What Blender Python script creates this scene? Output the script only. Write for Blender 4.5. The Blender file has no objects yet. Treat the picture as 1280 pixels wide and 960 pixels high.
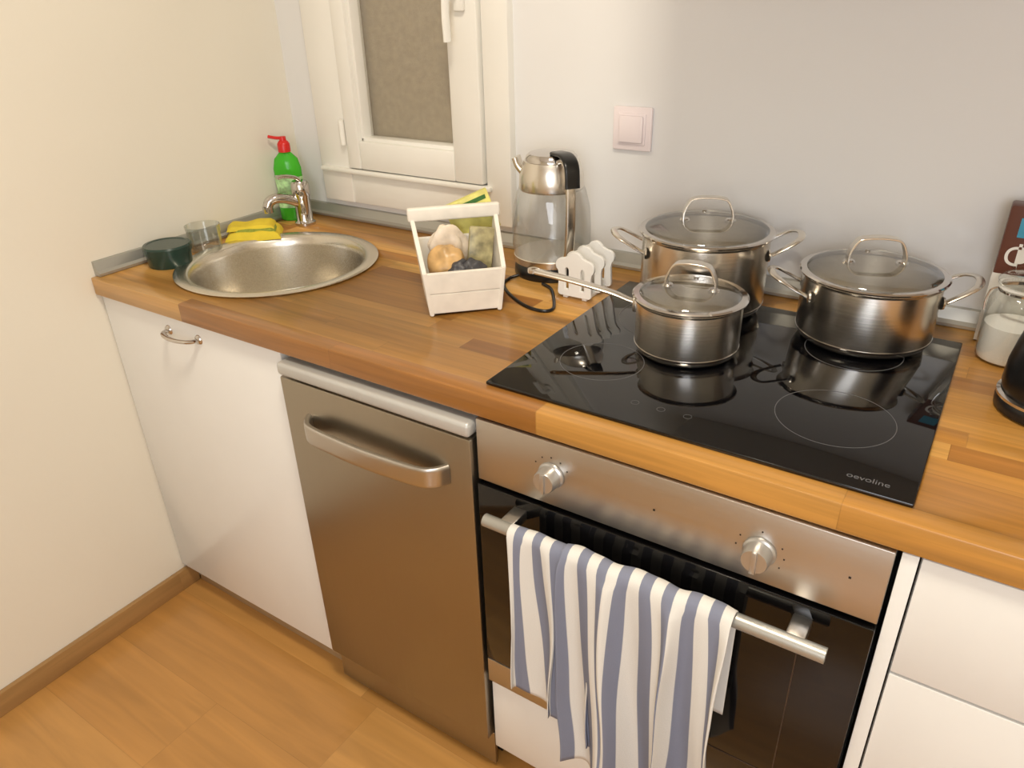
import bpy, bmesh, math, random
from mathutils import Vector, Matrix
from mathutils import noise as nz
random.seed(4)
sc=bpy.context.scene
sc.view_settings.view_transform='Standard'
def s2l(c):
    return tuple(((v/255)/12.92 if v/255<=.04045 else ((v/255+.055)/1.055)**2.4) for v in c)+(1,)
# ---------------------------------------------------------------- materials
def newmat(n):
    m=bpy.data.materials.new(n);m.use_nodes=True;nt=m.node_tree
    return m,nt,nt.nodes["Principled BSDF"]
def mat(n,col,rough=.5,metal=0,bump=0,bscale=200,var=0.06,vscale=8,**kw):
    m,nt,b=newmat(n);c=s2l(col)
    N=nt.nodes;L=nt.links
    tc=N.new("ShaderNodeTexCoord");ns=N.new("ShaderNodeTexNoise");ns.inputs["Scale"].default_value=vscale
    L.new(tc.outputs["Object"],ns.inputs["Vector"])
    r=N.new("ShaderNodeValToRGB");L.new(ns.outputs["Fac"],r.inputs["Fac"])
    r.color_ramp.elements[0].position=.3;r.color_ramp.elements[1].position=.7
    r.color_ramp.elements[0].color=tuple(x*(1-var) for x in c[:3])+(1,)
    r.color_ramp.elements[1].color=tuple(min(1,x*(1+var)) for x in c[:3])+(1,)
    L.new(r.outputs["Color"],b.inputs["Base Color"])
    b.inputs["Roughness"].default_value=rough;b.inputs["Metallic"].default_value=metal
    for k,v in kw.items(): b.inputs[k.replace("_"," ")].default_value=v
    if bump:
        n2=N.new("ShaderNodeTexNoise");n2.inputs["Scale"].default_value=bscale;L.new(tc.outputs["Object"],n2.inputs["Vector"])
        bp=N.new("ShaderNodeBump");bp.inputs["Strength"].default_value=bump;bp.inputs["Distance"].default_value=.002
        L.new(n2.outputs["Fac"],bp.inputs["Height"]);L.new(bp.outputs["Normal"],b.inputs["Normal"])
    return m
def steel(n,col=(190,185,178),rough=.28,scale=(4,400,400),bump=.12,aniso=0):
    m,nt,b=newmat(n);N=nt.nodes;L=nt.links
    tc=N.new("ShaderNodeTexCoord");mp=N.new("ShaderNodeMapping");mp.inputs["Scale"].default_value=scale
    L.new(tc.outputs["Object"],mp.inputs["Vector"])
    ns=N.new("ShaderNodeTexNoise");ns.inputs["Scale"].default_value=1;ns.inputs["Detail"].default_value=3
    L.new(mp.outputs[0],ns.inputs["Vector"])
    mr=N.new("ShaderNodeMapRange");mr.inputs[3].default_value=rough*.85;mr.inputs[4].default_value=rough*1.2
    L.new(ns.outputs["Fac"],mr.inputs[0]);L.new(mr.outputs[0],b.inputs["Roughness"])
    if bump:
        bp=N.new("ShaderNodeBump");bp.inputs["Strength"].default_value=bump;bp.inputs["Distance"].default_value=.0005
        L.new(ns.outputs["Fac"],bp.inputs["Height"]);L.new(bp.outputs["Normal"],b.inputs["Normal"])
    b.inputs["Base Color"].default_value=s2l(col);b.inputs["Metallic"].default_value=1
    b.inputs["Anisotropic"].default_value=aniso
    return m
def thin_glass(n,tint=(1,1,1,1),base=.05,edge=.8,rough=.01,power=4):
    m=bpy.data.materials.new(n);m.use_nodes=True;nt=m.node_tree;N=nt.nodes;L=nt.links;N.clear()
    o=N.new("ShaderNodeOutputMaterial");mx=N.new("ShaderNodeMixShader");f=N.new("ShaderNodeLayerWeight");f.inputs[0].default_value=.5
    p=N.new("ShaderNodeMath");p.operation='POWER';L.new(f.outputs["Facing"],p.inputs[0]);p.inputs[1].default_value=power
    q=N.new("ShaderNodeMath");q.operation='MULTIPLY_ADD';L.new(p.outputs[0],q.inputs[0]);q.inputs[1].default_value=edge;q.inputs[2].default_value=base
    t=N.new("ShaderNodeBsdfTransparent");t.inputs[0].default_value=tint
    g=N.new("ShaderNodeBsdfGlossy");g.inputs["Roughness"].default_value=rough
    L.new(q.outputs[0],mx.inputs[0]);L.new(t.outputs[0],mx.inputs[1]);L.new(g.outputs[0],mx.inputs[2]);L.new(mx.outputs[0],o.inputs[0])
    return m
def plank(n,Lx,Wy,cols,rough=.35,grain=.35,seam=.35,gs=(3,70,70),yoff=.01,coat=0.0):
    m,nt,b=newmat(n);N=nt.nodes;K=nt.links
    def M(op,a,c=None):
        x=N.new("ShaderNodeMath");x.operation=op
        for i,v in enumerate((a,c)):
            if v is None: continue
            if isinstance(v,(int,float)): x.inputs[i].default_value=v
            else: K.new(v,x.inputs[i])
        return x.outputs[0]
    tc=N.new("ShaderNodeTexCoord");sp=N.new("ShaderNodeSeparateXYZ");K.new(tc.outputs["Object"],sp.inputs[0])
    yy=M('DIVIDE',M('ADD',sp.outputs[1],yoff),Wy);row=M('FLOOR',yy)
    w1=N.new("ShaderNodeTexWhiteNoise");w1.noise_dimensions='1D';K.new(row,w1.inputs["W"])
    xx=M('ADD',M('DIVIDE',sp.outputs[0],Lx),M('MULTIPLY',w1.outputs["Value"],7.3));colm=M('FLOOR',xx)
    cb=N.new("ShaderNodeCombineXYZ");K.new(row,cb.inputs[0]);K.new(colm,cb.inputs[1])
    w2=N.new("ShaderNodeTexWhiteNoise");w2.noise_dimensions='2D';K.new(cb.outputs[0],w2.inputs["Vector"])
    cr=N.new("ShaderNodeValToRGB");e=cr.color_ramp.elements
    for i,(p,c) in enumerate(cols):
        if i<2: e[i].position=p;e[i].color=s2l(c)
        else:
            q=e.new(p);q.color=s2l(c)
    K.new(w2.outputs["Value"],cr.inputs[0])
    mp=N.new("ShaderNodeMapping");mp.inputs["Scale"].default_value=gs;K.new(tc.outputs["Object"],mp.inputs[0])
    av=N.new("ShaderNodeVectorMath");av.operation='ADD';K.new(mp.outputs[0],av.inputs[0]);
    sc_=N.new("ShaderNodeVectorMath");sc_.operation='SCALE';K.new(w2.outputs["Color"],sc_.inputs[0]);sc_.inputs["Scale"].default_value=20
    K.new(sc_.outputs[0],av.inputs[1])
    ns=N.new("ShaderNodeTexNoise");ns.inputs["Scale"].default_value=1;ns.inputs["Detail"].default_value=5;ns.inputs["Distortion"].default_value=.6;K.new(av.outputs[0],ns.inputs["Vector"])
    g=N.new("ShaderNodeMapRange");g.inputs[1].default_value=.3;g.inputs[2].default_value=.7;g.inputs[3].default_value=1-grain;g.inputs[4].default_value=1.08;K.new(ns.outputs["Fac"],g.inputs[0])
    fy=M('FRACT',yy);fx=M('FRACT',xx)
    s1=M('LESS_THAN',M('MULTIPLY',fy,Wy),.0009);s2=M('LESS_THAN',M('MULTIPLY',fx,Lx),.0012)
    sm=M('SUBTRACT',1,M('MULTIPLY',M('MAXIMUM',s1,s2),seam))
    tot=M('MULTIPLY',g.outputs[0],sm)
    v=N.new("ShaderNodeVectorMath");v.operation='SCALE';K.new(cr.outputs[0],v.inputs[0]);K.new(tot,v.inputs["Scale"])
    K.new(v.outputs[0],b.inputs["Base Color"]);b.inputs["Roughness"].default_value=rough
    b.inputs["Coat Weight"].default_value=coat;b.inputs["Coat Roughness"].default_value=.2
    return m
M_wall=mat("wall_paint",(235,229,214),.4,bump=.15,bscale=60,var=.015,vscale=2)
M_wallb=mat("wall_gloss_paint",(232,231,229),.16,bump=.04,bscale=30,var=.01,vscale=2)
M_ceil=mat("ceiling_paint",(245,243,238),.8)
M_white=mat("white_gloss_laminate",(238,237,232),.2,var=.01)
M_frame=mat("white_window_paint",(242,239,230),.3,var=.02,bump=.05,bscale=40)
M_wood=plank("butcher_block_oak",.42,.043,[(0,(160,106,48)),(.12,(182,127,58)),(.5,(196,141,68)),(1,(212,161,87))],rough=.3,grain=.28,seam=.2,coat=.2)
M_floor=plank("laminate_floor",.9,.19,[(0,(186,134,70)),(.5,(192,140,76)),(1,(198,147,82))],rough=.3,grain=.18,seam=.22,gs=(2.5,28,28),coat=.2)
M_base=plank("baseboard_wood",3,.5,[(0,(172,132,82)),(1,(180,140,88))],rough=.4,grain=.25,seam=0,gs=(28,3,40))
M_steel=steel("brushed_steel",(200,196,190),.3)
M_steelp=steel("brushed_steel_panel",(200,195,188),.36)
M_steeld=steel("brushed_steel_dishwasher",(170,162,148),.32,(400,4,4))
M_pot=steel("pot_steel",(224,218,208),.24,(3,3,500))
M_sink=steel("sink_steel",(222,216,204),.26,(900,900,900),bump=0)
M_chrome=mat("chrome",(205,200,195),.09,1,var=.01)
M_alu=mat("aluminium_trim",(178,176,168),.35,.6,var=.03)
M_greyp=mat("grey_plastic_trim",(196,195,190),.35,.3,var=.03)
M_knob=mat("knob_satin_metal",(196,194,190),.3,.8,var=.02)
M_blackg=mat("black_ceramic_glass",(6,6,8),.035,var=.01,Specular_IOR_Level=.6)
M_ovg=mat("oven_black_glass",(10,9,9),.06,var=.01)
M_black=mat("black_plastic",(14,14,15),.3)
M_mark=mat("hob_marking",(96,96,98),.5)
M_glass=thin_glass("clear_glass",(.93,.945,.94,1),.07,.75,power=2.2)
M_kglass=thin_glass("kettle_glass",(.93,.94,.935,1),.07,.65,power=2.4)
M_lidg=thin_glass("lid_glass",(.94,.955,.95,1),.15,.5,.03,power=2.5)
M_winglass=thin_glass("window_glass",(.95,.95,.94,1),.06)
M_blind=mat("brown_blind",(180,166,144),.8,bump=.4,bscale=120,var=.08,vscale=60)
M_rack=mat("white_plastic",(240,238,232),.3,var=.01)
M_wash=mat("whitewashed_wood",(236,230,218),.6,bump=.4,bscale=50,var=.06,vscale=30)
M_switch=mat("switch_plastic",(240,228,228),.3,var=.01)
# ---------------------------------------------------------------- mesh helpers
def link(ob,parent=None):
    sc.collection.objects.link(ob)
    if parent is not None: ob.parent=parent
    return ob
def empty(n,loc=(0,0,0),rz=0):
    e=bpy.data.objects.new(n,None);e.empty_display_size=.05;e.location=loc;e.rotation_euler=(0,0,rz);return link(e)
def mesh(n,bm,m,parent=None,smooth=False,loc=(0,0,0),rot=(0,0,0)):
    me=bpy.data.meshes.new(n);bmesh.ops.recalc_face_normals(bm,faces=bm.faces);bm.to_mesh(me);bm.free()
    if smooth:
        for p in me.polygons:p.use_smooth=True
        try: me.set_sharp_from_angle(angle=math.radians(38))
        except Exception: pass
    me.materials.append(m);ob=bpy.data.objects.new(n,me);ob.location=loc;ob.rotation_euler=rot
    return link(ob,parent)
def box(n,a,b,m,parent=None,bev=.002,seg=2,**k):
    bm=bmesh.new();bmesh.ops.create_cube(bm,size=1)
    for v in bm.verts:
        v.co=Vector([(a[i]+b[i])/2+v.co[i]*(b[i]-a[i]) for i in range(3)])
    if bev: bmesh.ops.bevel(bm,geom=bm.edges[:],offset=bev,segments=seg,affect='EDGES',profile=.5)
    return mesh(n,bm,m,parent,smooth=bool(bev),**k)
def lathe(n,prof,m,parent=None,seg=72,closed=False,**k):
    bm=bmesh.new();rings=[]
    for r,z in prof:
        if r<1e-6: rings.append([bm.verts.new((0,0,z))])
        else: rings.append([bm.verts.new((r*math.cos(2*math.pi*i/seg),r*math.sin(2*math.pi*i/seg),z)) for i in range(seg)])
    prs=list(zip(rings,rings[1:]))
    if closed: prs.append((rings[-1],rings[0]))
    for A,B in prs:
        for i in range(seg):
            j=(i+1)%seg
            if len(A)==1 and len(B)==1: continue
            if len(A)==1: bm.faces.new((A[0],B[i],B[j]))
            elif len(B)==1: bm.faces.new((A[i],A[j],B[0]))
            else: bm.faces.new((A[i],A[j],B[j],B[i]))
    return mesh(n,bm,m,parent,smooth=True,**k)
def smooth_path(P,n=8):
    P=[Vector(p) for p in P];Q=[2*P[0]-P[1]]+P+[2*P[-1]-P[-2]];out=[]
    for i in range(1,len(Q)-2):
        p0,p1,p2,p3=Q[i-1:i+3]
        for k in range(n):
            t=k/n
            out.append(.5*((2*p1)+(p2-p0)*t+(2*p0-5*p1+4*p2-p3)*t*t+(3*p1-p0-3*p2+p3)*t**3))
    out.append(P[-1]);return out
def sweep(n,P,m,parent=None,w=.005,h=None,up=(0,0,1),seg=12,sm=8,taper=None,**k):
    h=h or w
    P=smooth_path(P,sm) if sm else [Vector(p) for p in P]
    up=Vector(up);bm=bmesh.new();rings=[]
    for i,p in enumerate(P):
        T=(P[min(i+1,len(P)-1)]-P[max(i-1,0)]).normalized()
        S=up.cross(T)
        if S.length<1e-4: S=Vector((1,0,0)).cross(T)
        S.normalize();Nn=T.cross(S)
        f=taper(i/(len(P)-1)) if taper else 1
        rings.append([bm.verts.new(p+S*(w*f*math.cos(2*math.pi*(j+.5)/seg))+Nn*(h*f*math.sin(2*math.pi*(j+.5)/seg))) for j in range(seg)])
    for A,B in zip(rings,rings[1:]):
        for j in range(seg): bm.faces.new((A[j],A[(j+1)%seg],B[(j+1)%seg],B[j]))
    bm.faces.new(rings[0]);bm.faces.new(rings[-1])
    return mesh(n,bm,m,parent,smooth=True,**k)
def strap(n,pts,side,hw,th,m,par,ex=.5):
    P=smooth_path(pts,7);bm=bmesh.new();rr=[];side=Vector(side).normalized()
    for i,p in enumerate(P):
        T=(P[min(i+1,len(P)-1)]-P[max(i-1,0)]).normalized();Nn=T.cross(side).normalized()
        ring=[]
        for j in range(20):
            a=2*math.pi*(j+.5)/20;c,s=math.cos(a),math.sin(a);c=math.copysign(abs(c)**ex,c);s=math.copysign(abs(s)**ex,s)
            ring.append(bm.verts.new(p+side*hw*c+Nn*th*s))
        rr.append(ring)
    for A,B in zip(rr,rr[1:]):
        for j in range(20): bm.faces.new((A[j],A[(j+1)%20],B[(j+1)%20],B[j]))
    bm.faces.new(rr[0]);bm.faces.new(rr[-1]);return mesh(n,bm,m,par,smooth=True)
def blob(n,r,m,parent=None,loc=(0,0,0),noise=.1,sub=4,rot=(0,0,0)):
    bm=bmesh.new();bmesh.ops.create_icosphere(bm,subdivisions=sub,radius=1)
    for v in bm.verts:
        d=1+noise*nz.noise(v.co*1.7+Vector(loc)*30)
        v.co=Vector((v.co.x*r[0]*d,v.co.y*r[1]*d,v.co.z*r[2]*d))
    return mesh(n,bm,m,parent,smooth=True,loc=loc,rot=rot)
def text(n,s,size,m,parent,loc,rot=(0,0,0)):
    cu=bpy.data.curves.new(n,'FONT');cu.body=s;cu.size=size;cu.extrude=.0001;cu.align_x='CENTER';cu.materials.append(m)
    ob=bpy.data.objects.new(n,cu);ob.location=loc;ob.rotation_euler=rot;return link(ob,parent)
# ---------------------------------------------------------------- constants
D=.638;ZT=.9;ZB=.860;XR=2.7;YF=-2.4;H=2.55
XD=.589;XO=1.044
# ---------------------------------------------------------------- room
box("floor",(-.1,YF-.1,-.1),(XR+.1,D+.2,0),M_floor,bev=0)
box("ceiling",(-.1,YF-.1,H),(XR+.1,D+.2,H+.1),M_ceil,bev=0)
box("wall_left",(-.1,YF-.1,0),(0,D+.2,H),M_wall,bev=0)
box("wall_right",(XR,YF-.1,0),(XR+.1,D+.2,H),M_wall,bev=0)
box("wall_front",(-.1,YF-.1,0),(XR+.1,YF,H),M_wall,bev=0)
wb=empty("wall_back")
WX0,WX1,WZ0,WZ1=.16,.665,1.00,2.05
box("below",(0,D,0),(XR,D+.2,WZ0),M_wallb,wb,bev=0)
box("above",(0,D,WZ1),(XR,D+.2,H),M_wallb,wb,bev=0)
box("left_part",(0,D,WZ0),(WX0,D+.2,WZ1),M_wallb,wb,bev=0)
box("right_part",(WX1,D,WZ0),(XR,D+.2,WZ1),M_wallb,wb,bev=0)
box("baseboard_left",(0,YF,0),(.014,.045,.06),M_base,bev=.003)
# window
w=empty("window_1")
y0=D-.022
box("casing_left",(.110,y0,.95),(.215,D+.06,2.1),M_frame,w,bev=.004)
box("casing_right",(.645,y0,.95),(.712,D+.06,2.1),M_frame,w,bev=.004)
box("casing_bottom",(.215,y0+.004,.95),(.645,D+.06,1.035),M_frame,w,bev=.003)
box("casing_top",(.215,y0,2.0),(.645,D+.06,2.1),M_frame,w,bev=.004)
box("sill_lip",(.118,y0-.012,1.028),(.660,y0+.01,1.040),M_frame,w,bev=.004)
ys=D-.030
box("sash_left",(.218,ys,1.042),(.262,D+.03,1.998),M_frame,w,bev=.005)
box("sash_right",(.560,ys,1.042),(.640,D+.03,1.998),M_frame,w,bev=.005)
box("sash_bottom",(.262,ys,1.042),(.560,D+.03,1.112),M_frame,w,bev=.005)
box("sash_top",(.262,ys,1.93),(.560,D+.03,1.998),M_frame,w,bev=.004)
for i,(a,b) in enumerate([((.258,D-.018,1.105),(.272,D+.02,1.94)),((.550,D-.018,1.105),(.564,D+.02,1.94)),((.262,D-.018,1.105),(.560,D+.02,1.120))]):
    box("bead_%d"%i,a,b,M_frame,w,bev=.003)
box("pane",(.262,D+.010,1.11),(.560,D+.0105,1.94),M_winglass,w,bev=0)
box("blind",(.222,D+.030,1.05),(.64,D+.035,1.99),M_blind,w,bev=0)
box("handle_rose",(.590,ys-.012,1.40),(.615,ys,1.47),M_frame,w,bev=.004)
sweep("handle",[(.602,ys-.012,1.44),(.602,ys-.045,1.435),(.600,ys-.05,1.40),(.598,ys-.046,1.345)],M_frame,w,w=.011,h=.007,up=(1,0,0))
for i,z in enumerate((1.10,1.8)):
    lathe("hinge_%d"%i,[(0,0),(.007,0),(.007,.06),(0,.06)],M_frame,w,seg=20,loc=(.214,ys-.004,z))
# ---------------------------------------------------------------- countertop
ct=box("countertop",(0.001,0,ZB),(XR-.001,D-.001,ZT),M_wood,bev=.003)
cut=lathe("cut",[(0,ZB-.1),(.205,ZB-.1),(.205,ZT+.1),(0,ZT+.1)],M_wood,loc=(.292,.28,0))
md=ct.modifiers.new("b",'BOOLEAN');md.object=cut;md.operation='DIFFERENCE';md.solver='EXACT'
dg=bpy.context.evaluated_depsgraph_get();me=bpy.data.meshes.new_from_object(ct.evaluated_get(dg));ct.modifiers.clear();ct.data=me
bpy.data.objects.remove(cut)
def strip(n,a,b,along):
    prof=[(0,.001),(.020,.001),(.021,.007),(.014,.012),(.006,.031),(0,.033)]
    bm=bmesh.new();R=[]
    for t in (a,b):
        if along=='x': R.append([bm.verts.new((t,D-.0005-p,ZT+q)) for p,q in prof])
        else: R.append([bm.verts.new((.0005+p,t,ZT+q)) for p,q in prof])
    k=len(prof)
    for j in range(k): bm.faces.new((R[0][j],R[0][(j+1)%k],R[1][(j+1)%k],R[1][j]))
    bm.faces.new(R[0]);bm.faces.new(R[1])
    return mesh(n,bm,M_alu)
strip("trim_1",.022,XR-.001,'x');strip("trim_2",.012,D-.001,'y')
# ---------------------------------------------------------------- sink
sk=empty("round_sink",(.292,.28,ZT))
pr=[(.203,-.004),(.203,.0008),(.225,.0008),(.226,.003),(.222,.0052),(.208,.0046),(.198,.003),(.193,-.002),(.190,-.02),(.184,-.10),(.176,-.135),(.155,-.152),(.10,-.158),(.045,-.161),(.042,-.165),(0,-.165)]
lathe("bowl",pr,M_sink,sk,seg=128)
lathe("drain",[(0,-.1645),(.012,-.1640),(.028,-.162),(.040,-.1585),(.044,-.1575),(.046,-.160)],M_chrome,sk,seg=40)
for i in range(6):
    a=i*math.pi/3
    lathe("drain_hole_%d"%i,[(0,0),(.004,0)],M_black,sk,seg=12,loc=(.017*math.cos(a),.017*math.sin(a),-.1622))
a=math.radians(35)
lathe("overflow",[(0,0),(.011,0),(.013,.002),(.013,.004)],M_black,sk,seg=24,loc=(.1835*math.cos(a),.1835*math.sin(a),-.045),rot=(0,-math.pi/2,a))
# faucet
fc=empty("mixer_tap",(.106,.536,ZT))
lathe("base",[(0,0),(.027,0),(.027,.006),(.022,.010),(.021,.012),(.021,.07),(.0235,.075),(.0235,.105),(.019,.113),(0,.115)],M_chrome,fc,seg=40)
sweep("spout",[(0,-.005,.056),(-.012,-.035,.072),(-.024,-.060,.078),(-.034,-.076,.072),(-.038,-.083,.058)],M_chrome,fc,w=.013,seg=16)
lathe("aerator",[(0,0),(.014,0),(.014,.016),(0,.016)],M_chrome,fc,seg=24,loc=(-.038,-.083,.045))
strap("lever",[(.0,.0,.114),(-.004,-.012,.124),(-.014,-.034,.130),(-.022,-.052,.129)],(.93,-.36,0),.010,.005,M_chrome,fc)
# detergent bottle
M_green=mat("green_liquid",(84,206,54),.15,var=.03,Transmission_Weight=.3,IOR=1.35)
M_red=mat("red_cap",(214,36,30),.3)
M_label=mat("bottle_label",(180,220,160),.4,var=.4,vscale=60)
db=empty("dish_soap_bottle",(.045,.556,ZT),math.radians(40))
bt=lathe("body",[(0,0),(.032,0),(.036,.004),(.036,.05),(.033,.08),(.035,.10),(.036,.135),(.030,.160),(.015,.176),(.012,.182),(0,.182)],M_green,db,seg=40);bt.scale=(1,.56,1)
lb=lathe("label",[(.0365,.035),(.0365,.05),(.0338,.08),(.0355,.10),(.0367,.115)],M_label,db,seg=40);lb.scale=(1,.57,1)
lathe("cap",[(0,.178),(.016,.178),(.016,.198),(.012,.204),(.009,.206),(.008,.216),(0,.217)],M_red,db,seg=28)
sweep("nozzle",[(0,0,.212),(-.018,0,.213),(-.036,0,.217)],M_red,db,w=.006,h=.004,seg=12)
# sponge and cloth
M_yel=mat("yellow_cloth",(226,200,56),.85,bump=.5,bscale=150,var=.1,vscale=20)
M_gr=mat("green_scourer",(150,160,60),.95,bump=.9,bscale=400,var=.2,vscale=200)
sp=empty("sponge_cloth",(.078,.390,ZT),math.radians(45))
def cloth(n,w_,d_,z,amp,m,seed,loc):
    bm=bmesh.new();g=28;V=[]
    for i in range(g+1):
        for j in range(g+1):
            x=(i/g-.5)*w_;y=(j/g-.5)*d_
            e=min(i,g-i,j,g-j)/g;hh=z*min(1,e*9)**.5
            nn=nz.noise(Vector((x*28+seed,y*28,seed)))
            V.append(bm.verts.new((x*(1+.08*nn),y*(1+.1*nn),max(.0005,hh+amp*nn*min(1,e*6)))))
    for i in range(g):
        for j in range(g):
            q=i*(g+1)+j;bm.faces.new((V[q],V[q+1],V[q+g+2],V[q+g+1]))
    return mesh(n,bm,m,sp,smooth=True,loc=loc)
cloth("cloth",.135,.086,.020,.008,M_yel,3,(0,0,0.0))
cloth("scourer",.100,.062,.008,.003,M_gr,9,(.006,.000,.017))
cloth("cloth_fold",.115,.06,.012,.008,M_yel,6,(-.004,.006,.022))
# tub, glass
M_dg=mat("dark_green_plastic",(34,58,50),.25)
jl=empty("dark_green_tub",(.077,.150,ZT))
lathe("tub",[(0,0),(.046,0),(.048,.004),(.049,.030),(.052,.031),(.053,.044),(.050,.048),(.044,.048),(.043,.047),(0,.047)],M_dg,jl,seg=56)
gl=empty("drinking_glass",(.064,.258,ZT))
lathe("glass",[(0,.004),(.030,.004),(.034,.010),(.039,.062),(.0405,.062),(.036,.002),(.030,0),(0,0)],M_glass,gl,seg=48)
# ---------------------------------------------------------------- sink cabinet
cb=empty("sink_cabinet")
yF=.012
box("door",(.003,yF,.075),(XD-.001,yF+.018,ZB-.004),M_white,cb,bev=.002)
box("side_right",(XD-.017,yF+.019,.08),(XD+.001,.6,ZB-.002),M_white,cb,bev=0)
box("side_left",(.003,yF+.019,.08),(.02,.6,ZB-.002),M_white,cb,bev=0)
box("bottom",(.02,yF+.019,.08),(XD-.018,.6,.098),M_white,cb,bev=0)
def arch_handle(par,x,z,y,L=.11):
    sweep("handle",[(x-L/2,y,z),(x-L/2+.004,y-.016,z),(x-L/4,y-.026,z),(x,y-.029,z),(x+L/4,y-.026,z),(x+L/2-.004,y-.016,z),(x+L/2,y,z)],M_chrome,par,w=.006,h=.004,up=(0,0,1),seg=12)
    for s in (-1,1): lathe("handle_foot_%d"%s,[(0,0),(.011,0),(.009,.004),(.005,.006),(0,.006)],M_chrome,par,seg=20,loc=(x+s*L/2,y,z),rot=(math.pi/2,0,0))
arch_handle(cb,.288,.822,yF,.10)
pl=mat("plinth",(168,140,104),.4)
box("plinth_board",(.016,.045,0),(XD-.004,.06,.074),pl,cb,bev=.001)
# ---------------------------------------------------------------- dishwasher
dw=empty("dishwasher");x0,x1=XD+.013,XO-.005
yd=-.010
box("body",(x0+.004,yd+.035,.1),(x1-.004,.58,ZB-.006),M_greyp,dw,bev=.001)
box("door",(x0,yd,.11),(x1,yd+.03,.818),M_steeld,dw,bev=.004)
box("top_trim",(x0,yd-.004,.822),(x1,yd+.034,.848),M_greyp,dw,bev=.007,seg=3)
box("kick_plate",(x0,yd+.022,.012),(x1,yd+.03,.106),M_steeld,dw,bev=.001)
box("foot",(x0+.01,yd+.06,0),(x1-.01,yd+.5,.1),M_black,dw,bev=0)
hx0,hx1,hz=.668,.990,.738
strap("handle",[(hx0,yd+.001,hz),(hx0+.012,yd-.018,hz),(hx0+.035,yd-.031,hz),(hx0+.10,yd-.037,hz),((hx0+hx1)/2,yd-.039,hz),(hx1-.10,yd-.037,hz),(hx1-.035,yd-.031,hz),(hx1-.012,yd-.018,hz),(hx1,yd+.001,hz)],(0,0,1),.019,.0055,M_steel,dw,.4)
# ---------------------------------------------------------------- oven
ov=empty("built_in_oven");x0,x1=XO+.002,XO+.598
box("cavity",(x0+.01,.03,.29),(x1-.01,.58,ZB-.004),M_black,ov,bev=0)
box("control_panel",(x0,-.002,.745),(x1,.028,ZB-.003),M_steelp,ov,bev=.0015)
box("door_glass",(x0,-.006,.345),(x1,.026,.738),M_ovg,ov,bev=.002)
box("door_bottom_trim",(x0,-.006,.285),(x1,.026,.343),M_steelp,ov,bev=.0015)
M_line=mat("oven_window_line",(70,55,45),.4)
for a,b in [((x0+.08,.40),(x1-.08,.4015)),((x0+.08,.66),(x1-.08,.6615)),((x0+.08,.40),(x0+.0815,.66)),((x1-.0815,.40),(x1-.08,.66))]:
    box("window_line",(a[0],-.0066,a[1]),(b[0],-.0058,b[1]),M_line,ov,bev=0)
for i,(x,kz) in enumerate(((1.182,.800),(1.493,.794))):
    lathe("knob_%d"%i,[(.0205,0),(.022,.001),(.0215,.004),(.019,.006),(.018,.022),(.0165,.025),(0,.0255)],M_knob,ov,seg=48,loc=(x,-.002,kz),rot=(math.pi/2,0,0))
    box("knob_grip_%d"%i,(x-.0035,-.031,kz-.017),(x+.0035,-.018,kz+.017),M_knob,ov,bev=.001)
    for a_ in ((-60,-30,0,30,60) if i==0 else (-90,-60,0,60,90,120)):
        a=math.radians(a_)
        box("knob_mark",(x+.031*math.sin(a)-.001,-.0026,kz+.031*math.cos(a)-.001),(x+.031*math.sin(a)+.001,-.0018,kz+.031*math.cos(a)+.001),M_black,ov,bev=0)
box("indicator",(1.345,-.0026,.80),(1.348,-.0018,.803),M_black,ov,bev=0)
box("indicator2",(1.600,-.0026,.80),(1.603,-.0018,.803),M_black,ov,bev=0)
HZ,HY=.710,-.048
sweep("handle_bar",[(1.089,HY,HZ),(1.344,HY,HZ),(1.599,HY,HZ)],M_alu,ov,w=.0105,seg=24,sm=4,up=(0,0,1))
for x in (1.128,1.560):
    box("handle_mount",(x-.012,HY+.004,HZ-.008),(x+.012,-.005,HZ+.010),M_steel,ov,bev=.002)
od=empty("oven_drawer")
box("front",(x0,.004,.085),(x1,.022,.275),M_white,od,bev=.002)
box("carcass",(x0,.026,.08),(x1,.58,.28),M_white,od,bev=0)
arch_handle(od,1.344,.235,.004,.10)
box("plinth_board",(x0,.055,0),(x1,.07,.08),pl,od,bev=.001)
dr=empty("drawer_cabinet");x0,x1=XO+.604,XO+1.22
box("side_left",(x0,.004,.08),(x0+.018,.6,ZB-.003),M_white,dr,bev=.001)
box("carcass",(x0+.02,.03,.08),(x1,.58,ZB-.003),M_white,dr,bev=0)
for i,(a,b) in enumerate([(.672,ZB-.006),(.40,.668),(.085,.396)]):
    box("drawer_front_%d"%i,(x0+.021,.008,a),(x1,.026,b),M_white,dr,bev=.002)
    arch_handle(dr,(x0+x1)/2+.12,b-.05,.008,.10)
box("plinth_board",(x0,.055,0),(x1,.07,.08),pl,dr,bev=.001)
# unseen upper cabinet, added above the frame to shade the wall
uc=empty("unseen_shading_cabinet")
box("carcass",(1.13,.275,1.50),(XR-.01,D-.002,2.2),M_white,uc,bev=.002)
for i in range(3):
    a=1.13+i*.52
    box("door_%d"%i,(a+.002,.255,1.50),(a+.517,.273,2.2),M_white,uc,bev=.002)
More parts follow.
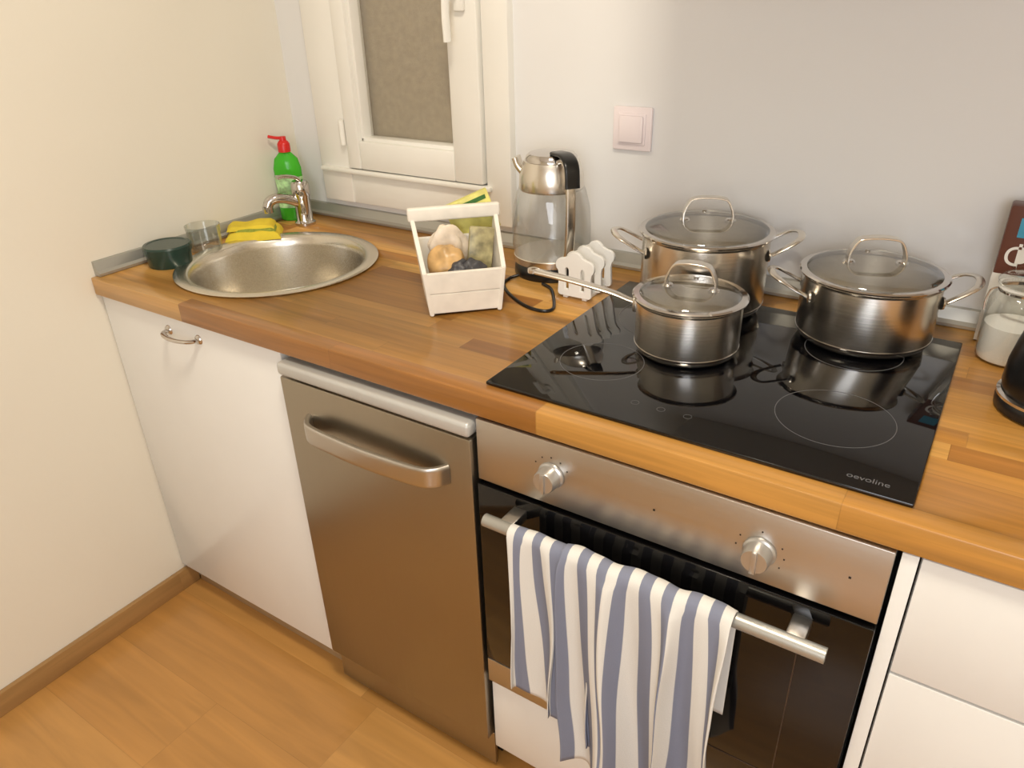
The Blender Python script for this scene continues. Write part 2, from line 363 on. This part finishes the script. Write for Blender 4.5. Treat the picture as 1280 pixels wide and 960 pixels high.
# ---------------------------------------------------------------- hob
hb=empty("induction_hob")
HX0,HX1,HY0,HY1=1.044,1.646,.032,.544;hz=ZT+.006
box("glass",(HX0,HY0,ZT+.0003),(HX1,HY1,hz),M_blackg,hb,bev=.002)
def ring(cx,cy,r,wd=.0009):
    lathe("zone_ring",[(r-wd,0),(r-wd,.0003),(r,.0003),(r,0)],M_mark,hb,seg=96,closed=True,loc=(cx,cy,hz-.0001))
ring(1.166,.185,.068);ring(1.205,.405,.105);ring(1.523,.190,.079);ring(1.500,.425,.075)
for i in range(3): ring(1.27+.04*i,.088,.006,.0004)
text("label","oevoline",.0145,M_mark,hb,(1.592,.052,hz+.0001))
# ---------------------------------------------------------------- pots
def pot(name,cx,cy,z,r,h,rz,kind):
    e=empty(name,(cx,cy,z),rz)
    R=r
    lathe("body",[(0,0),(R-.012,0),(R-.006,.003),(R-.002,.009),(R,.016),(R,h-.006),(R+.004,h-.001),(R+.006,h),(R+.004,h+.0012),(R-.003,h-.002),(R-.003,.014),(R-.009,.006),(0,.005)],M_pot,e,seg=96)
    lathe("base_ring",[(R-.0035,.008),(R+.0006,.014),(R+.0006,.0155),(R-.001,.016)],M_chrome,e,seg=96)
    zl=h+.0015
    lathe("lid_rim",[(R-.004,zl-.001),(R+.0065,zl-.0002),(R+.0075,zl+.002),(R+.005,zl+.0042),(R-.004,zl+.0045)],M_chrome,e,seg=96,closed=True)
    hd=.018*r/.11
    pf=[(R-.003,zl+.003)]
    for i in range(1,9):
        t=i/8;pf.append(((R-.003)*math.cos(t*math.pi/2),zl+.003+hd*math.sin(t*math.pi/2)))
    pf[-1]=(0,pf[-1][1])
    lathe("lid_glass",pf,M_lidg,e,seg=72)
    zt=zl+.003+hd
    L=.036 if kind=='sauce' else .040
    pts=[(-L-.003,0,zt-.003),(-L-.002,0,zt+.012),(-L+.006,0,zt+.030),(-L+.016,0,zt+.036),(0,0,zt+.038),(L-.016,0,zt+.036),(L-.006,0,zt+.030),(L+.002,0,zt+.012),(L+.003,0,zt-.003)]
    strap("lid_handle",pts,(0,1,0),.010,.002,M_pot,e,.4)
    for s in (-1,1): lathe("lid_rivet_%d"%s,[(0,-.006),(.009,-.006),(.010,-.002),(.007,.001),(0,.001)],M_chrome,e,seg=20,loc=(s*L,0,zt-.001))
    lathe("lid_vent",[(0,0),(.004,0),(.004,.003),(0,.003)],M_chrome,e,seg=16,loc=(0,R*.55,zl+.003+hd*.80))
    if kind=='pot':
        for s in (-1,1):
            pts=[(s*(R-.002),-.040,h-.030),(s*(R+.016),-.039,h-.020),(s*(R+.038),-.033,h-.008),(s*(R+.049),-.018,h-.003),(s*(R+.052),0,h-.001),(s*(R+.049),.018,h-.003),(s*(R+.038),.033,h-.008),(s*(R+.016),.039,h-.020),(s*(R-.002),.040,h-.030)]
            sweep("side_handle_%d"%s,pts,M_pot,e,w=.0065,h=.003,up=(0,0,1),seg=14)
            for t in (-1,1): lathe("bracket",[(0,0),(.011,0),(.010,.003),(0,.004)],M_pot,e,seg=20,loc=(s*(R-.0075),t*.040,h-.031),rot=(0,s*math.pi/2,0))
    else:
        pts=[(-(R-.002),0,h-.022),(-(R+.018),0,h-.017),(-(R+.05),0,h-.008),(-(R+.12),0,h+.004),(-(R+.180),0,h+.012)]
        sweep("long_handle",pts,M_pot,e,w=.0095,h=.0045,up=(0,0,1),seg=14,taper=lambda t:.75+.35*t)
        lathe("handle_eye",[(.004,-.003),(.010,-.003),(.010,.003),(.004,.003)],M_pot,e,seg=24,closed=True,loc=(-(R+.185),0,h+.013))
        box("handle_bracket",(-(R+.006),-.013,h-.034),(-(R-.002),.013,h-.010),M_pot,e,bev=.002)
    return e
pot("stock_pot",1.210,.500,hz+.0005,.113,.138,math.radians(25),'pot')
pot("stock_pot.001",1.497,.492,hz+.0005,.106,.110,math.radians(22),'pot')
pot("saucepan",1.264,.294,hz+.0005,.084,.092,math.radians(10),'sauce')
# ---------------------------------------------------------------- kettle
kt=empty("electric_kettle",(.866,.533,ZT),0)
lathe("power_base",[(0,0),(.077,0),(.079,.004),(.078,.018),(.074,.026),(0,.026)],M_black,kt,seg=64)
lathe("bottom_band",[(0,.027),(.074,.027),(.079,.029),(.080,.042),(.078,.044),(0,.044)],M_pot,kt,seg=64)
lathe("glass_body",[(.079,.044),(.082,.065),(.082,.10),(.079,.14),(.071,.172),(.065,.185)],M_kglass,kt,seg=64)
lathe("collar",[(.0655,.178),(.0665,.182),(.065,.205),(.060,.225),(.056,.234),(.049,.236)],M_pot,kt,seg=64)
lathe("lid",[(.053,.234),(.052,.242),(.046,.248),(.020,.251),(0,.2515)],M_chrome,kt,seg=64)
hd_=Vector((.78,-.62,0)).normalized()
sdv=Vector((0,0,1)).cross(hd_)
Z=Vector((0,0,1))
strap("handle",[hd_*.050+Z*.238,hd_*.074+Z*.244,hd_*.094+Z*.236,hd_*.102+Z*.21,hd_*.104+Z*.17,hd_*.103+Z*.12,hd_*.096+Z*.07,hd_*.080+Z*.034],sdv,.010,.005,M_pot,kt)
strap("handle_grip",[hd_*.030+Z*.252,hd_*.078+Z*.255,hd_*.106+Z*.240,hd_*.112+Z*.200],sdv,.015,.004,M_black,kt)
spd=Vector((-.95,-.3,0)).normalized()
strap("spout",[spd*.054+Z*.205,spd*.068+Z*.222,spd*.074+Z*.238],Z.cross(spd),.018,.006,M_pot,kt)
cable=empty("power_cord")
z=ZT+.0035
sweep("cable",[(.830,.458,z+.004),(.818,.44,z),(.828,.405,z),(.868,.365,z),(.925,.330,z),(.968,.322,z),(.982,.342,z),(.955,.39,z),(.925,.43,z),(.895,.448,z)],M_black,cable,w=.0033,seg=10)
# ---------------------------------------------------------------- toast rack (plates with scalloped tops and tall slots)
tr=empty("toast_rack",(.990,.455,ZT),math.radians(0))
def arcp(cx,cz,r,a0,a1,k=7): return [(cx+r*math.cos(math.radians(a0+(a1-a0)*i/k)),cz+r*math.sin(math.radians(a0+(a1-a0)*i/k))) for i in range(k+1)]
def rack_plate(n,yy):
    outer=arcp(.030,.012,.006,-90,0,3)+[(.034,.045)]+arcp(.027,.066,.014,-50,95)+arcp(.0,.078,.016,25,155)+arcp(-.027,.066,.014,85,230)+[(-.034,.045)]+arcp(-.030,.012,.006,180,270,3)
    holes=[[(x0+dx,zz) for dx,zz in [(-.005,.018),(.005,.018)]+[(.005*math.cos(a),.056+.008*math.sin(a)) for a in [i*math.pi/6 for i in range(0,7)]]] for x0 in (-.017,.017)]
    cu=bpy.data.curves.new(n,'CURVE');cu.dimensions='2D';cu.fill_mode='BOTH';cu.extrude=.0028;cu.bevel_depth=.0008
    for P in [outer]+holes:
        s=cu.splines.new('POLY');s.points.add(len(P)-1);s.use_cyclic_u=True
        for i,(x,zz) in enumerate(P): s.points[i].co=(x,zz,0,1)
    ob=bpy.data.objects.new(n,cu);sc.collection.objects.link(ob)
    dg=bpy.context.evaluated_depsgraph_get();me=bpy.data.meshes.new_from_object(ob.evaluated_get(dg))
    bpy.data.objects.remove(ob);me.materials.clear();me.materials.append(M_rack)
    o2=bpy.data.objects.new(n,me);o2.location=(0,yy,0);o2.rotation_euler=(math.pi/2,0,0);link(o2,tr)
for i,yy in enumerate((-.042,0,.042)): rack_plate("plate_%d"%i,yy)
box("base_bar_1",(-.026,-.044,.0005),(-.016,.044,.008),M_rack,tr,bev=.001)
box("base_bar_2",(.016,-.044,.0005),(.026,.044,.008),M_rack,tr,bev=.001)
# ---------------------------------------------------------------- wooden caddy
ang=math.atan2(.097,.099)
cd=empty("wooden_caddy",(.8465+.0,.2495,ZT),ang)
Wb,Wt,Dp=.068,.077,.115
def quadbox(n,pts8,m,par,bev=.0015):
    bm=bmesh.new();v=[bm.verts.new(p) for p in pts8]
    for f in ((0,1,2,3),(4,5,6,7),(0,1,5,4),(1,2,6,5),(2,3,7,6),(3,0,4,7)): bm.faces.new([v[i] for i in f])
    bmesh.ops.recalc_face_normals(bm,faces=bm.faces)
    bmesh.ops.bevel(bm,geom=bm.edges[:],offset=bev,segments=2,affect='EDGES')
    return mesh(n,bm,m,par,smooth=True)
T=.008
def fx(z): return Wb+(Wt-Wb)*z/.085
for i,(a,b) in enumerate(((.004,.044),(.0445,.086))):
    quadbox("front_slat_%d"%i,[(-fx(a),-.10*a,a),(fx(a),-.10*a,a),(fx(a),-.10*a+T,a),(-fx(a),-.10*a+T,a),(-fx(b),-.10*b,b),(fx(b),-.10*b,b),(fx(b),-.10*b+T,b),(-fx(b),-.10*b+T,b)],M_wash,cd)
for s in (-1,1):
    def P(y,z,d): return (s*(fx(min(z,.17))-d),y,z)
    quadbox("side_%d"%s,[P(-.004,.001,0),P(Dp,.001,0),P(Dp,.165,0),P(-.010,.088,0),P(-.004,.001,T),P(Dp,.001,T),P(Dp,.165,T),P(-.010,.088,T)],M_wash,cd)
quadbox("back",[(-Wb,Dp-T,.001),(Wb,Dp-T,.001),(Wb,Dp,.001),(-Wb,Dp,.001),(-fx(.12),Dp-T,.12),(fx(.12),Dp-T,.12),(fx(.12),Dp,.12),(-fx(.12),Dp,.12)],M_wash,cd)
box("bottom",(-Wb+.006,.004,.003),(Wb-.006,Dp-.006,.009),M_wash,cd)
box("top_rail",(-fx(.17)-.003,Dp-.014,.152),(fx(.17)+.003,Dp+.002,.178),M_wash,cd,bev=.004,seg=3)
M_bun=mat("nut_bag",(206,166,110),.35,bump=.4,bscale=60,var=.25,vscale=40)
M_st=mat("dark_sachet",(66,64,66),.45,var=.2,vscale=60)
M_gp=mat("herb_packet",(158,148,108),.35,var=.45,vscale=60)
M_pk=mat("pale_sachet",(222,206,184),.35,var=.15,vscale=50)
M_ty=mat("yellow_tea_box",(220,212,120),.45,var=.2,vscale=40)
M_tg=mat("green_print",(60,110,50),.5)
blob("nut_bag",(.036,.028,.040),M_bun,cd,(-.026,.050,.080),.3)
blob("dark_pouch_1",(.022,.018,.020),M_st,cd,(-.006,.026,.076),.3)
blob("dark_pouch_2",(.024,.018,.018),M_st,cd,(.018,.024,.078),.3)
blob("pale_packet",(.036,.014,.045),M_pk,cd,(-.018,.086,.100),.35)
box("herb_packet",(-.024,-.006,-.06),(.024,.006,.055),M_gp,cd,bev=.004,loc=(.040,.060,.090),rot=(math.radians(-8),math.radians(8),0))
box("filler",(-.055,.015,.010),(.055,.10,.05),M_pk,cd,bev=.004)
rt=(0,math.radians(-20),0)
box("tea_box",(-.045,-.007,-.05),(.045,.007,.028),M_ty,cd,bev=.001,loc=(.034,Dp+.013,.160),rot=rt)
box("tea_box_print",(-.038,-.0078,.012),(.038,-.0068,.020),M_tg,cd,bev=0,loc=(.034,Dp+.013,.160),rot=rt)
# ---------------------------------------------------------------- switch
sw=empty("light_switch")
box("plate",(.952,D-.009,1.145),(1.036,D,1.229),M_switch,sw,bev=.004)
box("inner_frame",(.964,D-.012,1.157),(1.024,D-.008,1.217),M_switch,sw,bev=.002)
box("rocker",(.968,D-.017,1.161),(1.020,D-.010,1.213),M_switch,sw,bev=.004)
# ---------------------------------------------------------------- storage jar
M_sugar=mat("sugar",(246,244,238),.9,bump=.4,bscale=600,var=.02)
jr=empty("glass_storage_jar",(1.708,.525,ZT))
lathe("glass",[(0,.001),(.040,.001),(.044,.006),(.045,.012),(.045,.098),(.041,.108),(.034,.114),(.034,.122)],M_glass,jr,seg=56)
lathe("sugar",[(0,.004),(.041,.004),(.0425,.010),(.0425,.060),(.03,.063),(0,.066)],M_sugar,jr,seg=48)
lathe("lid",[(.036,.122),(.039,.124),(.040,.131),(.034,.137),(.018,.141),(0,.142)],M_glass,jr,seg=48)
lathe("seal",[(.034,.119),(.038,.119),(.038,.123),(.034,.123)],M_rack,jr,seg=48,closed=True)
lathe("wire",[(.0345,.112),(.0365,.113),(.0365,.116),(.0345,.116)],M_chrome,jr,seg=48,closed=True)
sweep("clip",[(-.037,0,.114),(-.045,0,.108),(-.048,0,.09),(-.047,0,.075)],M_chrome,jr,w=.0015,up=(0,1,0),seg=8)
# coffee packet
M_cof=mat("coffee_brown_print",(96,50,34),.35,var=.1)
M_cw=mat("coffee_white_print",(236,232,224),.35,var=.03)
M_bl=mat("blue_print",(60,150,180),.4)
cp=empty("coffee_packet",(1.659,.576,ZT))
box("pack",(0,0,0.001),(.11,.040,.228),M_cof,cp,bev=.004)
box("lower_print",(-.0006,-.0006,.003),(.1106,.0406,.120),M_cw,cp,bev=0)
box("logo",(.018,-.001,.180),(.05,.0005,.210),M_bl,cp,bev=0)
text("lettering","\u0424\u0426",.05,M_cw,cp,(.045,-.0008,.132),(math.pi/2,0,0))
# coffee press
fp=empty("coffee_press",(1.770,.362,ZT),math.radians(-75))
lathe("base",[(0,0),(.062,0),(.068,.004),(.069,.016),(.066,.022),(0,.022)],M_black,fp,seg=56)
lathe("ring",[(.0665,.020),(.069,.022),(.069,.026),(.064,.028)],M_chrome,fp,seg=56,closed=True)
lathe("body",[(0,.022),(.062,.024),(.066,.04),(.065,.07),(.060,.10),(.054,.125),(.050,.15),(0,.151)],M_black,fp,seg=56)
lathe("collar",[(.051,.140),(.054,.142),(.054,.154),(.049,.158)],M_chrome,fp,seg=56,closed=True)
lathe("lid",[(.052,.154),(.052,.162),(.042,.172),(.02,.180),(.006,.183),(.006,.198),(.013,.202),(.012,.212),(0,.216)],M_black,fp,seg=48)
sweep("handle",[(.050,0,.140),(.080,0,.146),(.098,0,.125),(.098,0,.080),(.086,0,.045),(.062,0,.035)],M_black,fp,w=.008,h=.006,up=(0,1,0),seg=14)
# ---------------------------------------------------------------- towel
def towel_mat():
    m,nt,b=newmat("striped_linen");N=nt.nodes;K=nt.links
    uv=N.new("ShaderNodeUVMap");sx=N.new("ShaderNodeSeparateXYZ");K.new(uv.outputs[0],sx.inputs[0])
    d=N.new("ShaderNodeMath");d.operation='DIVIDE';K.new(sx.outputs[0],d.inputs[0]);d.inputs[1].default_value=.044
    f=N.new("ShaderNodeMath");f.operation='FRACT';K.new(d.outputs[0],f.inputs[0])
    cr=N.new("ShaderNodeValToRGB");K.new(f.outputs[0],cr.inputs[0]);cr.color_ramp.interpolation='LINEAR'
    e=cr.color_ramp.elements;W=s2l((226,223,216));B=s2l((130,134,152))
    e[0].position=0;e[0].color=W;e[1].position=.48;e[1].color=W
    for p,c in ((.50,B),(.97,B),(.99,W)): q=e.new(p);q.color=c
    mp=N.new("ShaderNodeMapping");mp.inputs["Scale"].default_value=(900,900,1);K.new(uv.outputs[0],mp.inputs[0])
    ns=N.new("ShaderNodeTexNoise");ns.inputs["Scale"].default_value=1;K.new(mp.outputs[0],ns.inputs["Vector"])
    mr=N.new("ShaderNodeMapRange");mr.inputs[3].default_value=.82;mr.inputs[4].default_value=1.12;K.new(ns.outputs["Fac"],mr.inputs[0])
    v=N.new("ShaderNodeVectorMath");v.operation='SCALE';K.new(cr.outputs[0],v.inputs[0]);K.new(mr.outputs[0],v.inputs["Scale"]);K.new(v.outputs[0],b.inputs["Base Color"])
    bp=N.new("ShaderNodeBump");bp.inputs["Strength"].default_value=.3;bp.inputs["Distance"].default_value=.001;K.new(ns.outputs["Fac"],bp.inputs["Height"]);K.new(bp.outputs[0],b.inputs["Normal"])
    b.inputs["Roughness"].default_value=.9;return m
M_tow=towel_mat()
def towel(par,n,xa,xb,xa2,xb2,zbot,u0,cw,off,amp,ph,freq,back):
    NS,NT=150,80
    bm=bmesh.new();uvl=bm.loops.layers.uv.new("UVMap");G=[]
    rr=.0125+off
    for i in range(NS+1):
        s=i/NS;col=[]
        L=HZ-zbot(s);arc=math.pi*rr;tot=back+arc+L
        for j in range(NT+1):
            d=tot*j/NT
            if d<back:
                y=HY+rr;q=0;z=HZ-(back-d);sgn=.35
            elif d<back+arc:
                a=(d-back)/rr;y=HY+rr*math.cos(a);z=HZ+rr*math.sin(a);q=0;sgn=1
            else:
                z=HZ-(d-back-arc);y=HY-rr;q=(d-back-arc)/.4;sgn=1
            q=min(q,1.2);k=q**.5
            x=(xa+(xb-xa)*s)*(1-q)+(xa2+(xb2-xa2)*s)*q if sgn==1 else xa+(xb-xa)*s
            w1=2*math.pi*freq*s+ph+.8*q+1.2*nz.noise(Vector((s*2,q*1.5,ph)))
            fo=math.sin(w1)+.35*math.sin(w1*2.1-2.1*q+ph)
            if sgn==1:
                y-=amp*(k+.15)*(fo+1.3)
                x+=.016*k*math.cos(w1)+.005*nz.noise(Vector((s*3,q*3,ph)))
            else: y=min(y,-.010)
            col.append((bm.verts.new((x,y,z)),(u0+s*cw,d)))
        G.append(col)
    for i in range(NS):
        for j in range(NT):
            q=[G[i][j],G[i+1][j],G[i+1][j+1],G[i][j+1]]
            f=bm.faces.new([v for v,_ in q])
            for l,(v,uvv) in zip(f.loops,q): l[uvl].uv=uvv
    ob=mesh(n,bm,M_tow,par,smooth=True)
    md=ob.modifiers.new("s",'SOLIDIFY');md.thickness=.0016;md.offset=0
    return ob
tw=empty("striped_kitchen_towel")
towel(tw,"rear_fold",1.140,1.30,1.155,1.33,lambda s:.405-.060*s,0.003,.22,.0,.009,.6,2.4,.22)
towel(tw,"front_fold",1.235,1.485,1.262,1.500,lambda s:.300-.012*math.sin(3*s),.030,.34,.004,.019,2.6,2.7,.20)
# ---------------------------------------------------------------- lights
def area(n,loc,target,size,en,col,sizey=None):
    l=bpy.data.lights.new(n,'AREA');l.energy=en;l.color=col;l.size=size
    if sizey: l.shape='RECTANGLE';l.size_y=sizey
    o=bpy.data.objects.new(n,l);o.location=loc;o.rotation_euler=(Vector(target)-Vector(loc)).to_track_quat('-Z','Y').to_euler();return link(o)
area("ceiling_light",(1.36,-.42,H-.08),(1.2,-.42,0),.26,21,(1,.90,.74))
area("added_cool_fill",(2.2,-2.25,1.5),(1.1,.6,1.0),1.3,35,(.86,.91,1))  # added soft bluish fill from behind right; no window stands there
cl=empty("ceiling_lamp",(1.36,-.42,H-.06))
lathe("shade",[(0,.06),(.18,.06),(.185,.05),(.185,.0),(.18,-.0)],M_rack,cl,seg=48)
wd=bpy.data.worlds.new("World");sc.world=wd;wd.use_nodes=True;wd.node_tree.nodes["Background"].inputs[0].default_value=(.8,.85,1,1);wd.node_tree.nodes["Background"].inputs[1].default_value=.3
# ---------------------------------------------------------------- camera
c=bpy.data.cameras.new("camera");c.sensor_width=36;c.sensor_fit='HORIZONTAL';c.lens=939.3/1280*36;c.clip_start=.01
co=bpy.data.objects.new("camera",c);link(co);co.location=(1.6541,-.7971,1.4451);co.rotation_mode='XYZ';co.rotation_euler=(1.083,.0259,.581)
sc.camera=co
